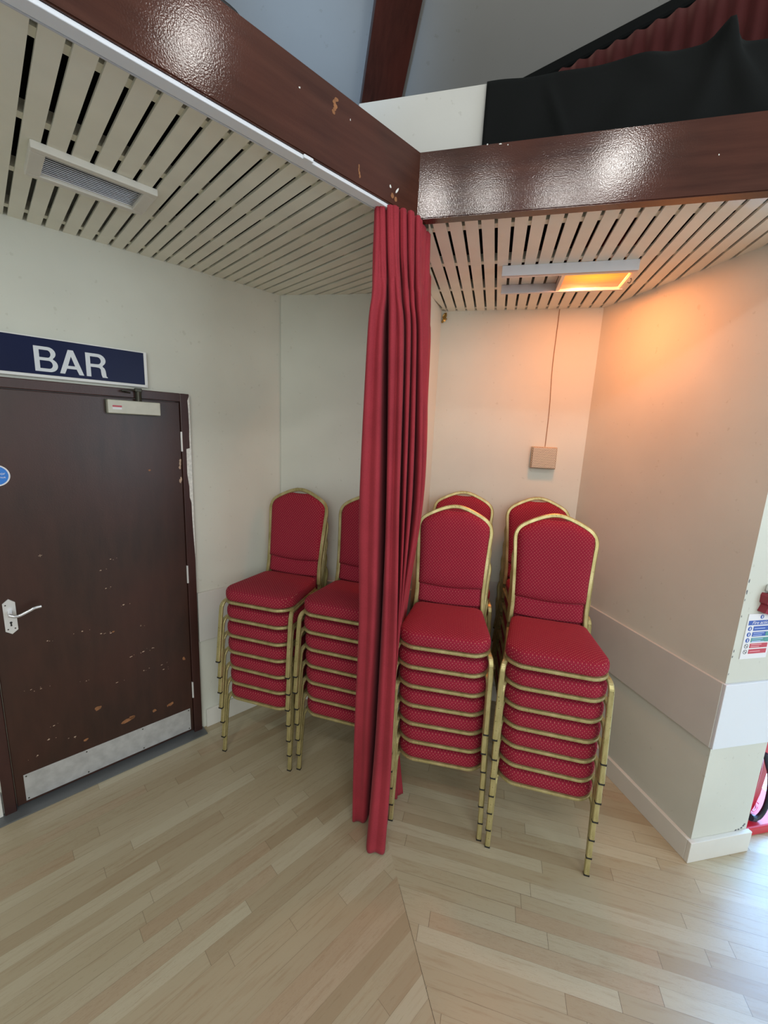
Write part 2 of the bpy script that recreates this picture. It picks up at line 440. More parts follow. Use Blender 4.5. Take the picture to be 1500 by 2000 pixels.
slat_ceiling('ceiling_left', AZ_L, polyL, .155-.0-( V.dot(fwd(AZ_L)))+.014-.0,   .0586, .0450, -40, 32, 'cream slatted ceiling over the bar door', .045)
farR = V+fwd(AZ_R)*1.75
polyR = [V+fwd(AZ_R-90)*.045, farR+fwd(AZ_R-90)*.045, farR+fwd(AZ_R-90)*.3, PIL, C_R, NIB2, NIB, Vector((.15, 2.0))]
slat_ceiling('ceiling_right', AZ_R, polyR, -.300-V.dot(fwd(AZ_R)), .0597, .0470, -6, 36, 'cream slatted ceiling around the glowing heater', .045)

# beams
def beam(name, mw, x0, x1, label, miter):
    b = MB(); th = .045
    b.prism([(x0, 0, 2.64), (x1, 0, 2.64), (x1+(miter*th if miter > 0 else 0), th, 2.64), (x0+(miter*th if miter < 0 else 0), th, 2.64)], (0, 0, .215))
    bmesh.ops.recalc_face_normals(b.bm, faces=b.bm.faces)
    bmesh.ops.bevel(b.bm, geom=[e for e in b.bm.edges if abs((e.verts[0].co-e.verts[1].co).normalized().x) > .99], offset=.003, segments=2, affect='EDGES')
    return struct(b.build(name, M['beam_varnish'], None, mw=mw), label, 'beam')
tm = math.tan(R(29.4))
mL = frame(V.x, V.y, AZ_L); mR = frame(V.x, V.y, AZ_R)
beamL = beam('trim_6', mL, -2.6, 0, 'dark varnished fascia beam over the bar side bay', tm)
beamR = beam('trim_7', mR, 0, 2.2, 'dark varnished fascia beam over the right bay', -tm)
def chip(b, x, z, w, h, y=-.0006, n=9, tilt=0.):
    pts = []
    for i in range(n):
        a = 2*math.pi*i/n; r = random.uniform(.6, 1.1)
        px, pz = w/2*r*math.cos(a), h/2*r*math.sin(a)
        pts.append((x+px*math.cos(tilt)-pz*math.sin(tilt), y, z+px*math.sin(tilt)+pz*math.cos(tilt)))
    b.prism(pts, (0, .0005, 0))
b = MB()
for i in range(5): chip(b, -.379+random.uniform(-.006, .006), 2.825-i*.009, .016, .014)
for i in range(4): chip(b, -.279+random.uniform(-.003, .003), 2.692-i*.009, .007, .014)
chip(b, -.128, 2.668, .018, .016); chip(b, -.112, 2.664, .014, .02)
b.build('worn_patch', M['chip_orange'], beamL)
b = MB(); chip(b, -.14, 2.691, .009, .011); chip(b, -.108, 2.69, .008, .026, tilt=-.5); chip(b, -.5, 2.79, .006, .005); chip(b, -.32, 2.8, .003, .006)
b.build('paint_fleck', M['chip_white'], beamL)
b = MB(); 
for x, z, w in ((.275, 2.850, .012), (.232, 2.853, .006), (.30, 2.845, .005), (.93, 2.75, .004)): chip(b, x, z, w, .005)
b.build('paint_fleck', M['chip_white'], beamR)

# white curtain rail under the left beam
tr = empty('curtain_rail', mL)
tag(tr, 'long white curtain rail fixed under the left dark beam', 'curtain rail')
b = MB(); b.box((-1.335, .0255, 2.634), (2.46, .039, .011), bev=.002); b.build('rail_face', M['track_white'], tr)
b = MB(); b.box((-1.335, .049, 2.6375), (2.46, .005, .018)); b.build('rail_lip', M['aluminium'], tr)
b = MB(); b.box((-.468, .004, 2.6335), (.032, .012, .010), bev=.002); b.build('bracket', M['track_white'], tr)

b = MB(); b.tube(catmull([(-1.5, .02, 2.8625), (-1.1, .018, 2.8625), (-.85, .022, 2.866), (-.69, .016, 2.8625), (-.66, .03, 2.86)], 5), .016, .014, (0, 0, 1), 10)
tag(b.build('cable', M['rubber'], None, mw=mL), 'short black cable lying on top of the left dark beam', 'cable')
b = MB()
for z, w_, h_ in ((1.352, .006, .018), (1.305, .007, .02), (1.272, .004, .012), (1.20, .004, .01), (1.045, .006, .016), (1.02, .007, .01), (.94, .003, .012)): chip(b, .004+random.uniform(0, .003), z, w_, h_)
b.build('chipped_edge', M['grey_mark'], wp)
b = MB()
for x_, z in ((.285, .118), (.295, .128), (.27, .112), (.30, .135), (.255, .110)): chip(b, x_, z, .014, .012)
b.build('chipped_edge', M['grey_mark'], wp)

# ------------------------------------------------------------------ door
dr = empty('door_1', frame(G.x, G.y, AZ_LW)); struct(dr, 'dark brown flush door under the bar sign', 'door')
fr = MB()
fr.box((-.042, .022, 1.012), (.046, .086, 2.024), bev=.003); fr.box((-.9085, .022, 1.012), (.043, .086, 2.024), bev=.003)
fr.box((-.475, .022, 2.0025), (.822, .086, .043), bev=.003)
fo = fr.build('door_frame', M['frame_brown'], dr)
b = MB()
zz = [1.945, 1.92, 1.86, 1.80, 1.74, 1.70, 1.60, 1.50, 1.45, 1.40]
b.prism([(-.0185, -.0216, 2.015), (-.028, -.0216, 1.99)]+[(-.0255+random.uniform(-.002, .002), -.0216, z) for z in (1.95, 1.85, 1.80, 1.74)]+
        [(-.043, -.0216, 1.735), (-.044, -.0216, 1.60), (-.036, -.0216, 1.53), (-.036, -.0216, 1.47), (-.028, -.0216, 1.44), (-.028, -.0216, 1.36), (-.023, -.0216, 1.2), (-.0185, -.0216, 1.1)], (0, .0005, 0))
b.box((-.0145, -.0012, 1.76), (.009, .0024, .52)); b.build('bare_paint', M['chip_white'], fo)
lf = MB(); lf.box((-.475, .012, .999), (.818, .044, 1.958), bev=.003); leaf = lf.build('door_leaf', M['door_brown'], dr)
b = MB()
for x, z, w, h in ((-.407, .253, .075, .026), (-.385, .262, .03, .03), (-.532, .388, .04, .024), (-.598, .234, .03, .017), (-.274, .251, .022, .02), (-.186, .253, .035, .022),
                   (-.205, .248, .006, .018), (-.104, .513, .016, .026), (-.226, 1.624, .014, .011), (-.44, .79, .012, .01)):
    chip(b, x, z, w, h, -.0106, 11, .2)
b.build('worn_patch', M['chip_orange'], leaf)
b = MB()
for x, z in ((-.442, .499), (-.370, .622), (-.314, .518), (-.223, .518), (-.216, .487), (-.451, .786), (-.493, .796), (-.569, .834), (-.705, .827), (-.457, 1.032), (-.427, 1.181),
             (-.387, .925), (-.784, .604), (-.748, .594), (-.717, .378), (-.641, .275), (-.742, .314), (-.790, .251), (-.572, .562), (-.472, 1.130), (-.310, .631), (-.264, .637),
             (-.314, .784), (-.696, 1.247)):
    chip(b, x, z, random.uniform(.006, .017), random.uniform(.003, .007), -.0106, 8, .15)
    for _ in range(2): chip(b, x+random.uniform(-.035, .035), z+random.uniform(-.007, .007), random.uniform(.002, .006), random.uniform(.0015, .0035), -.0106, 7)
for z in (1.672, 1.655, 1.635, 1.575, 1.56): chip(b, -.0755+random.uniform(-.003, .003), z, .012, .026, -.0106, 10)
b.build('paint_chip', M['chip_pale'], leaf)
b = MB(); b.box((-.4665, -.0115, .105), (.767, .003, .142), bev=.0008); kp = b.build('kick_plate', M['kick_plate'], leaf)
b = MB()
for x in (-.84, -.60, -.34, -.093):
    for z in (.045, .166): b.cyl((x, -.0128, z), (x, -.0142, z), .0035, 10)
b.build('screw', M['dark_bronze'], kp)
for z in (1.774, 1.027, .296):
    b = MB(); b.cyl((-.0635, -.016, z-.052), (-.0635, -.016, z+.052), .0058, 12); b.build('hinge', M['handle_white'], dr)
b = MB(); b.prism([(-.952, -.075, .0005), (-.008, -.075, .0005), (-.008, .03, .0005), (-.952, .03, .0005)], (0, 0, .007)); b.build('threshold', M['threshold_grey'], dr)
# lever handle on its back plate
hx, hz = -.822, .985
pl = MB(); w = .0215
pts = [(hx-w, hz-.066), (hx, hz-.083), (hx+w, hz-.066), (hx+w, hz+.064), (hx, hz+.083), (hx-w, hz+.064)]
pl.prism([(x, -.0155, z) for x, z in pts], (0, .0055, 0)); hp = pl.build('handle_plate', M['handle_white'], dr)
k = MB(); k.cyl((hx, -.0156, hz-.028), (hx, -.0162, hz-.028), .0048, 14); k.prism([(hx-.0022, -.0162, hz-.028), (hx+.0022, -.0162, hz-.028), (hx+.0032, -.0162, hz-.045), (hx-.0032, -.0162, hz-.045)], (0, .0006, 0))
k.build('keyhole', M['rubber'], hp)
k = MB()
for x, z in ((hx-.012, hz+.056), (hx+.012, hz-.058), (hx-.012, hz-.058)): k.cyl((x, -.0156, z), (x, -.0166, z), .003, 10)
k.build('screw', M['dark_bronze'], hp)
lv = MB(); lv.cyl((hx, -.0155, hz+.022), (hx, -.052, hz+.022), .0085, 16)
lv.tube(catmull([(hx-.004, -.052, hz+.020), (hx+.012, -.056, hz+.012), (hx+.03, -.056, hz+.011), (hx+.06, -.054, hz+.022), (hx+.085, -.052, hz+.032), (hx+.108, -.050, hz+.033)], 5), .010, .014, (0, 0, 1), 12)
autosmooth(lv.build('lever', M['chrome'], hp))
# closer
cb = MB(); cb.box((-.2825, -.032, 1.934), (.226, .042, .063), bev=.004); cl = cb.build('closer_body', M['closer_cream'], dr)
k = MB(); k.box((-.2825, -.0115, 1.934), (.234, .003, .071)); k.build('backing_plate', M['dark_bronze'], cl)
k = MB(); k.box((-.358, -.0535, 1.936), (.038, .0008, .008)); k.build('label_strip', M['notice_red'], cl)
k = MB(); k.box((-.358, -.0535, 1.926), (.038, .0008, .010)); k.build('maker_label', M['paper_white'], cl)
k = MB(); k.cyl((-.262, -.036, 1.965), (-.262, -.036, 2.012), .014, 14); k.box((-.262, -.036, 2.019), (.03, .028, .018), bev=.003)
k.tube([(-.265, -.040, 2.020), (-.30, -.046, 2.016), (-.335, -.05, 2.010)], .014, .007, (0, 0, 1)); k.tube([(-.335, -.05, 2.009), (-.318, -.034, 2.006), (-.295, -.024, 2.004)], .010, .006, (0, 0, 1))
k.build('closer_arm', M['dark_bronze'], dr)

# round blue sign on the door, half outside the view
st = empty('door_sign', frame(G.x, G.y, AZ_LW) @ Matrix.Translation((-.81, -.0102, 1.617)))
tag(st, 'round blue and white fire door sign above the lever handle', 'sign')
b = MB(); b.cyl((0, 0, 0), (0, -.0012, 0), .046, 48); b.build('rim', M['paper_white'], st)
b = MB(); b.cyl((0, -.0012, 0), (0, -.0017, 0), .0405, 48); b.build('disc', M['sign_blue'], st)
text_obj('lettering', 'Fire door', M['paper_white'], st, -.031, .031, .003, .014, -.0017, .0003)
text_obj('lettering', 'keep shut', M['paper_white'], st, -.031, .031, -.014, -.003, -.0017, .0003)

# BAR sign
bs = empty('bar_sign', frame(G.x, G.y, AZ_LW)); tag(bs, 'navy blue wall sign reading BAR in white above the door', 'sign')
b = MB(); b.box((-.5165, -.012, 2.124), (.585, .016, .151)); b.build('panel', M['sign_navy'], bs)
b = MB(); b.box((-.513, -.012, 2.0425), (.60, .024, .013), bev=.002); b.box((-.219, -.012, 2.121), (.013, .024, .166), bev=.002); b.box((-.8145, -.012, 2.121), (.011, .024, .166), bev=.002)
b.box((-.513, -.012, 2.201), (.60, .022, .004)); b.build('edging', M['white_plastic'], bs)
def arc(cx, cy, rx, ry, a0, a1, n=14): return [(cx+rx*math.cos(R(a0+(a1-a0)*i/n)), cy+ry*math.sin(R(a0+(a1-a0)*i/n))) for i in range(n+1)]
def letter_obj(name, loops, mat, parent, fx, fz, y):
    c = bpy.data.curves.new('l', 'CURVE'); c.dimensions = '2D'; c.fill_mode = 'BOTH'
    for lp in loops:
        sp_ = c.splines.new('POLY'); sp_.points.add(len(lp)-1); sp_.use_cyclic_u = True
        for q, (u, w_) in zip(sp_.points, lp): q.co = (u, w_, 0, 1)
    o = bpy.data.objects.new('l', c); COL.objects.link(o); dg = bpy.context.evaluated_depsgraph_get(); dg.update()
    me = bpy.data.meshes.new_from_object(o.evaluated_get(dg)); bpy.data.objects.remove(o); bpy.data.curves.remove(c)
    for v in me.vertices: v.co = (fx(v.co.x), y, fz(v.co.y))
    me.materials.clear(); me.materials.append(mat); me.name = name
    return link(name, me, parent)
LET = {'B': (0, [[(0, 0)]+arc(.43, .275, .27, .275, -90, 62)+arc(.42, .755, .235, .245, -48, 90)+[(0, 1)], [(.155, .13)]+arc(.42, .29, .12, .16, -90, 90)+[(.155, .45)], [(.155, .57)]+arc(.40, .72, .10, .15, -90, 90)+[(.155, .87)]]),
       'A': (.745, [[(0, 0), (.16, 0), (.235, .22), (.545, .22), (.62, 0), (.78, 0), (.475, 1), (.305, 1)], [(.275, .345), (.505, .345), (.39, .74)]]),
       'R': (1.61, [[(0, 0), (.155, 0), (.155, .42), (.36, .42), (.455, .405), (.495, .35), (.512, .12), (.545, 0), (.725, 0), (.725, .025), (.685, .07), (.665, .30), (.635, .40), (.565, .475)]+arc(.42, .735, .265, .265, -50, 90)+[(0, 1)], [(.155, .55)]+arc(.40, .71, .12, .155, -90, 90)+[(.155, .865)]])}
for ch, (x0, lps) in LET.items():
    letter_obj('lettering', lps, M['sign_letter'], bs, lambda u, x0=x0: -.643+(x0+u)*.262/2.335, lambda v: 2.0625+v*.103, -.0206)

# ------------------------------------------------------------------ ceiling vent and heater
vt = empty('ceiling_vent', frame(-1.0135, 1.539, AZ_L, CEIL)); tag(vt, 'cream rectangular louvred air vent set in the slatted ceiling', 'vent')
L2, W2 = .168, .100
b = MB()
b.box((0, -W2+.013, -.011), (2*L2, .026, .022), bev=.003); b.box((0, W2-.013, -.011), (2*L2, .026, .022), bev=.003)
b.box((-L2+.019, 0, -.011), (.038, 2*W2-.052, .022), bev=.003); b.box((L2-.019, 0, -.011), (.038, 2*W2-.052, .022), bev=.003)
b.build('frame', M['trim_paint'], vt)
b = MB(); n = 12
for i in range(n):
    y = -W2+.03+(2*W2-.06)*i/(n-1); b.box((0, y, -.010), (2*L2-.076, .0075, .0022), Matrix.Rotation(R(20), 4, 'X'))
b.build('louvre', M['aluminium'], vt)
b = MB(); b.box((0, 0, -.0015), (2*L2-.07, 2*W2-.05, .002)); b.build('duct_shade_plate', M['void_shade_black'], vt)  # flat black plate; the dark behind the louvres is put into its colour

hc = Vector((.80, 2.14)); ht = empty('ceiling_heater', frame(hc.x, hc.y, AZ_R, CEIL)); tag(ht, 'white framed ceiling heater glowing orange at its right half', 'heater')
HL, HW = .285, .125
b = MB(); b.box((0, -HW, -.022), (2*HL, .012, .044), bev=.002); b.box((0, -HW+.012, -.042), (2*HL, .022, .004)); b.build('side_rail', M['aluminium'], ht)
b = MB(); b.box((0, HW, -.022), (2*HL, .012, .044), bev=.002); b.box((0, HW-.008, -.042), (2*HL, .010, .004)); b.build('side_rail', M['aluminium'], ht)
b = MB(); b.box((.275, 0, -.022), (.012, 2*HW, .040)); b.build('end_plate', M['reflector'], ht)
b = MB(); b.box((-.012, 0, -.022), (.016, 2*HW-.012, .040)); b.build('divider', M['reflector'], ht)
b = MB(); b.box((0, 0, 0), (.262, 2*HW-.03, .006)); el = b.build('heating_element', M['heater_glow'], ht); el.location = (.132, 0, -.028)
b = MB(); b.tube(catmull([(.283, .05, -.03), (.30, .055, -.035), (.305, .06, -.015), (.29, .09, -.01)], 5), .004, .004, (0, 0, 1), 8); b.build('lead', M['cable_brown'], ht)

# speaker with cable on back wall
mbr = wbr.matrix_world.copy()
def on_wall(w, px): return w.inverted() @ Vector(px)
sl = on_wall(mbr, (1.0, 2.672, 1.762))
sp = empty('wall_speaker', mbr @ Matrix.Translation((sl.x, 0, 1.762))); tag(sp, 'small square mesh fronted speaker on the right bay back wall', 'speaker')
b = MB(); b.box((0, -.02, 0), (.150, .04, .136), bev=.003); b.build('case', M['speaker_case'], sp)
b = MB(); b.box((.002, -.046, 0), (.144, .012, .130), bev=.004); b.build('grille', M['mesh_grille'], sp)
b = MB(); b.tube(catmull([(.005, -.006, .068), (.005, -.004, .3), (-.006, -.004, .55), (-.004, -.004, .80), (-.004, -.012, .883)], 6), .0042, .0042, (0, 1, 0), 8)
tag(b.build('speaker_cable', M['cable_brown'], None, mw=sp.matrix_world.copy()), 'thin brown cable running from the mesh speaker up to the ceiling', 'cable')
# torn brass scrap in the ceiling corner
b = MB()
for i in range(7):
    b.box((random.uniform(-.012, .012), random.uniform(-.012, -.002), random.uniform(-.025, .02)), (random.uniform(.008, .02), .004, random.uniform(.012, .028)),
          Matrix.Rotation(random.uniform(-.9, .9), 4, 'Y') @ Matrix.Rotation(random.uniform(-.6, .6), 4, 'Z'))
tag(b.build('brass_scrap', M['brass_scrap'], None, mw=mbr @ Matrix.Translation((.02, -.004, 2.615))), 'crumpled brassy scrap stuck in the ceiling corner beside the curtain', 'scrap')

# ------------------------------------------------------------------ upper hall: rafter, roof slopes, parapet, drapes
q0 = V+fwd(-14.4)*.7; SL = .684
nR = fwd(AZ_R-90); nL = fwd(AZ_L-90)
def roof(name, n, along, sgn, label):
    # sloping slab from the rafter line outward
    b = MB(); rd = fwd(-14.4)
    def z(p): return 3.70-SL*(p-q0).dot(n)
    A = q0+rd*1.4; B = q0-rd*3.2
    P = [A, B, B+along*sgn*4.5, A+along*sgn*4.5]
    b.prism([(p.x, p.y, z(p)) for p in P], (0, 0, .08))
    return struct(b.build(name, M['plaster_roof']), label, 'roof')
roof('ceiling_upper_left', nL, fwd(AZ_L), -1, 'sloping blue grey hall roof panel left of the rafter')
roof('ceiling_upper_right', nR, fwd(AZ_R), 1, 'sloping grey hall roof panel right of the rafter')
rm = Matrix.Translation((q0.x, q0.y, 3.60)) @ Matrix.Rotation(R(90+14.4), 4, 'Z') @ Matrix.Rotation(math.atan(.6), 4, 'Y')
b = MB(); b.box((-.9, -.02, .05), (4.2, .2, .10), bev=.004)
struct(b.build('trim_8', M['rafter_varnish'], None, mw=rm), 'dark rafter rising between the two roof panels', 'rafter')

pm = frame(V.x+nR.x*.12, V.y+nR.y*.12, AZ_R)
b = MB(); b.box((.70, .02, 2.99), (1.96, .04, .256), bev=.002)
struct(b.build('trim_9', M['plaster_white'], None, mw=pm), 'white parapet panel above the right beam', 'parapet')
# black cloth hung over the parapet
dp = MB(); rows = []; random.seed(3)
U = [.205+i*.0135 for i in range(92)]
def topz(u):
    z = 3.126+.004*math.sin(u*9+1)+.002*math.sin(u*31)
    z += .030*math.exp(-((u-.929)/.030)**2)+.010*math.exp(-((u-.92)/.07)**2)
    return z
def frontz(u, t):   # t 0 at the top .. 1 at the hem
    y = -.012-.010*t
    y -= .012*math.exp(-((u-.40-.10*t)/.014)**2)*min(1, t*3)
    y -= .030*math.exp(-((u-.929-.16*t)/(.03+.03*t))**2)*(1-.5*t)
    y -= .022*math.exp(-((u-.929+.05*t)/(.03+.02*t))**2)*(1-.3*t)
    y -= .016*math.exp(-((u-.80+.25*abs(t-.35))/.06)**2)*(1-t)
    y -= .010*math.sin(u*14+t*2)**2*t
    y -= .006*math.sin(u*37+t*3)*t
    return y
for u in U:
    z1 = topz(u); col = [(u, .075, 2.90), (u, .073, 3.02), (u, .068, z1-.03), (u, .055, z1-.008), (u, .03, z1), (u, .008, z1-.003)]
    for k in range(15):
        t = k/14; col.append((u, frontz(u, t), z1-.012-(z1-.012-2.862)*t))
    rows.append(col)
dp.rings(rows, closed=False, cap=False)
ob = dp.build('black_drape', M['black_velvet'], None, True, pm)
so = ob.modifiers.new('s', 'SOLIDIFY'); so.thickness = .004
tag(ob, 'black cloth draped over the white parapet above the right beam', 'drape')
# dark red loft curtain behind, hung from a sloping rail
A = Vector((.657, 2.329, 3.592)); B = Vector((1.125, 2.079, 3.679)); D = B-A
ct = MB(); rows = []; n = 240
for i in range(n+1):
    t = -.12+2.9*i/n; p = A+D*t; nn = Vector((D.y, -D.x, 0)).normalized()
    col = []
    for k in range(9):
        s = k/8; ph = i*2*math.pi/11
        y = .022*math.sin(ph+.6*math.sin(s*2+i*.05))*(.35+.65*s)+.012*math.sin(ph*.37+2)*s
        q = p+nn*y; col.append((q.x, q.y, (p.z-.02)*(1-s)+2.75*s))
    rows.append(col)
ct.rings(rows, closed=False, cap=False)
lc = empty('loft_curtain', Matrix.Identity(4)); tag(lc, 'dark red velvet curtain hanging in the loft behind the black cloth', 'curtain')
o = ct.build('curtain_cloth', M['loft_velvet'], lc, True); so = o.modifiers.new('s', 'SOLIDIFY'); so.thickness = .004
b = MB(); b.tube([tuple(A+D*-.16+Vector((0, 0, -.012))), tuple(A+D*2.8+Vector((0, 0, -.012)))], .03, .05, (0, 0, 1)); b.build('heading_rail', M['black_velvet'], lc)

# ------------------------------------------------------------------ big red curtain
lev = {
2.635: [(-0.078, 1.670), (-0.074, 1.600), (-0.053, 1.592), (-0.042, 1.630), (-0.032, 1.594), (-0.007, 1.597), (0.005, 1.630), (0.018, 1.605), (0.031, 1.645), (0.046, 1.618), (0.059, 1.660), (0.075, 1.655), (0.095, 1.720), (0.114, 1.780), (0.126, 1.950), (0.186, 2.400)],
2.5: [(-0.078, 1.680), (-0.074, 1.595), (-0.043, 1.600), (-0.034, 1.650), (-0.023, 1.600), (0.002, 1.610), (0.014, 1.655), (0.028, 1.620), (0.041, 1.665), (0.057, 1.640), (0.067, 1.690), (0.083, 1.665), (0.100, 1.740), (0.120, 1.790), (0.133, 1.960), (0.190, 2.350)],
2.36: [(-0.080, 1.690), (-0.076, 1.580), (-0.033, 1.600), (-0.024, 1.680), (-0.013, 1.600), (0.019, 1.605), (0.031, 1.690), (0.045, 1.625), (0.058, 1.700), (0.069, 1.650), (0.077, 1.720), (0.094, 1.675), (0.110, 1.760), (0.132, 1.800), (0.151, 1.980), (0.197, 2.300)],
2.2: [(-0.086, 1.700), (-0.088, 1.580), (-0.039, 1.590), (-0.016, 1.700), (-0.007, 1.600), (0.038, 1.600), (0.050, 1.700), (0.062, 1.630), (0.075, 1.720), (0.087, 1.660), (0.096, 1.740), (0.111, 1.690), (0.126, 1.780), (0.144, 1.820), (0.159, 1.980), (0.190, 2.200)],
1.6: [(-0.077, 1.730), (-0.096, 1.600), (-0.026, 1.590), (0.012, 1.730), (0.010, 1.590), (0.054, 1.575), (0.064, 1.700), (0.080, 1.620), (0.088, 1.720), (0.106, 1.660), (0.119, 1.770), (0.140, 1.700), (0.152, 1.830), (0.169, 1.840), (0.173, 1.970), (0.196, 2.100)],
1.1: [(-0.068, 1.750), (-0.079, 1.610), (-0.017, 1.590), (0.015, 1.740), (0.017, 1.580), (0.069, 1.555), (0.072, 1.690), (0.086, 1.640), (0.080, 1.720), (0.096, 1.690), (0.092, 1.770), (0.106, 1.750), (0.108, 1.830), (0.118, 1.850), (0.125, 1.920), (0.145, 1.990)],
.6: [(-0.065, 1.770), (-0.081, 1.630), (-0.019, 1.615), (0.017, 1.740), (0.016, 1.570), (0.075, 1.542), (0.074, 1.670), (0.082, 1.660), (0.072, 1.720), (0.082, 1.710), (0.074, 1.770), (0.084, 1.770), (0.082, 1.820), (0.096, 1.835), (0.098, 1.880), (0.112, 1.900)],
.3: [(-0.063, 1.780), (-0.081, 1.660), (-0.018, 1.640), (0.012, 1.730), (0.009, 1.560), (0.075, 1.542), (0.074, 1.660), (0.082, 1.670), (0.072, 1.720), (0.082, 1.720), (0.074, 1.770), (0.086, 1.775), (0.090, 1.820), (0.110, 1.830), (0.118, 1.860), (0.135, 1.870)],
.012: [(-0.056, 1.790), (-0.079, 1.695), (-0.019, 1.690), (0.007, 1.720), (-0.003, 1.555), (0.070, 1.542), (0.070, 1.650), (0.082, 1.680), (0.072, 1.720), (0.082, 1.730), (0.076, 1.770), (0.095, 1.785), (0.100, 1.820), (0.136, 1.830), (0.139, 1.850), (0.172, 1.860)],
}
zs = sorted(lev, reverse=True)
for z in lev:          # flatten the two broad front folds
    L_ = lev[z]; k_ = 1 if z < 2.3 else 0
    m1 = ((L_[1][0]+L_[2][0])/2, (L_[1][1]+L_[2][1])/2+.001*k_); m4 = ((L_[4][0]+L_[5][0])/2, (L_[4][1]+L_[5][1])/2+.001*k_)
    lev[z] = L_[:2]+[m1]+L_[2:3]+[(L_[3][0], L_[3][1]+.07*k_)]+L_[4:5]+[m4]+[(x_, y_+(.035*k_ if i_ in (1, 3, 5) else 0)) for i_, (x_, y_) in enumerate(L_[5:])]
cols = [catmull([(*lev[z][i], z) for z in zs], 10) for i in range(18)]
cu = MB(); rows = []
for j in range(len(cols[0])):
    z = cols[0][j].z
    rows.append(catmull([c[j] for c in cols], 9))
nl = len(rows)
for j, r in enumerate(rows):     # pinch-pleat band just under the heading
    for i, p in enumerate(r):
        h = max(0, (p.z-2.40)/.235)
        if h > 0:
            k = min(1, h*2.5)*(1 if i < 126 else 2.2)
            p.y += math.sin(i*1.35)*.005*k; p.x += math.sin(i*1.35+1.2)*.0035*k
            p.y -= .012*max(0, h-.55)*(i < 118)
        else: p.y += .003*math.sin(i*.55+p.z*1.3); p.x += .002*math.sin(i*.4+p.z*2.1)
        if i >= 126 and p.z > 1.9: p.x += .006*math.sin((i-126)*.9)*min(1, (p.z-1.9)/.3)
cu.rings(rows, closed=False, cap=False)
cur = cu.build('curtain', M['curtain_red'], None, True)
so = cur.modifiers.new('s', 'SOLIDIFY'); so.thickness = .004
tag(cur, 'tall bunched red curtain hanging from the beam corner to the floor', 'curtain')

# ------------------------------------------------------------------ end wall of the right side: fire notice, red box, red stand, daylight window
pmx = frame(PIL2.x, PIL2.y, 77.7)
fn = empty('fire_notice', pmx @ Matrix.Translation((-.2065, 0, 1.108))); tag(fn, 'white fire action notice with blue and red rows on the wall end', 'sign')
W, Hh = .140, .202
b = MB(); b.box((0, -.0015, 0), (W, .003, Hh)); b.build('sheet', M['paper_white'], fn)
b = MB(); b.box((0, -.0034, .062), (W-.012, .0008, .020)); b.build('header', M['notice_blue'], fn)
text_obj('lettering', 'Fire action', M['paper_white'], fn, -.045, .05, .0555, .0695, -.0038, .0003, shear=.25)
b = MB(); b.cyl((0, -.003, .087), (0, -.0038, .087), .009, 20); b.build('symbol', M['notice_blue'], fn)
b = MB(); b.box((0, -.0040, .087), (.005, .0006, .011)); b.build('symbol_mark', M['paper_white'], fn)
for i, (z, m) in enumerate(((.036, 'notice_blue'), (.010, 'notice_blue'), (-.016, 'notice_green'), (-.042, 'notice_red'), (-.068, 'notice_red'))):
    b = MB(); b.box((.014, -.0034, z), (.094, .0008, .020)); row = b.build('row', M[m], fn)
    if i in (1, 2):
        b = MB(); b.box((.048, -.0040, z), (.022, .0006, .018)); b.build('row_picture', M['notice_green'], row)
    b = MB()
    for k, (x0, x1) in enumerate(((-.028, .028), (-.028, .018), (-.028, .038))[:(1, 2, 3, 2, 1)[i]]):
        dz = (0, )[0] if (1, 2, 3, 2, 1)[i] == 1 else (.005, -.004, -.008)[k]
        b.box(((x0+x1)/2, -.0041, z+dz), (x1-x0, .0005, .003))
    b.build('row_line', M['notice_line' if i < 3 else 'notice_pink'], row)
    b = MB()
    if i < 3: b.cyl((-.051, -.003, z), (-.051, -.0038, z), .0100, 20); s_ = b.build('symbol', M['notice_blue'], fn); b = MB(); b.box((-.051, -.0041, z), (.005, .0006, .012)); b.build('symbol_mark', M['paper_white'], s_)
    else:
        b.tube([(-.051+.009*math.cos(a*math.pi/10), -.0036, z+.009*math.sin(a*math.pi/10)) for a in range(20)], .002, .0008, (0, 1, 0), closed=True)
        b.box((-.051, -.0036, z), (.016, .0008, .002), Matrix.Rotation(R(40), 4, 'Y')); b.build('symbol', M['grey_mark'], fn)
fb = empty('fire_box', pmx @ Matrix.Translation((-.16, 0, 1.25))); tag(fb, 'dark red box cut by the picture edge above the fire notice', 'box')
b = MB(); b.prism([(x, -.03, z) for x, z in ((-.078, -.027), (-.066, .002), (-.076, .012), (-.078, .042), (-.072, .052), (.06, .038), (.06, -.065))], (0, .03, 0)); b.build('body', M['dark_red_box'], fb)
b = MB(); b.box((.0, -.02, .068), (.125, .04, .030), Matrix.Rotation(R(4), 4, 'Y'), .006); b.build('lid', M['white_plastic'], fb)

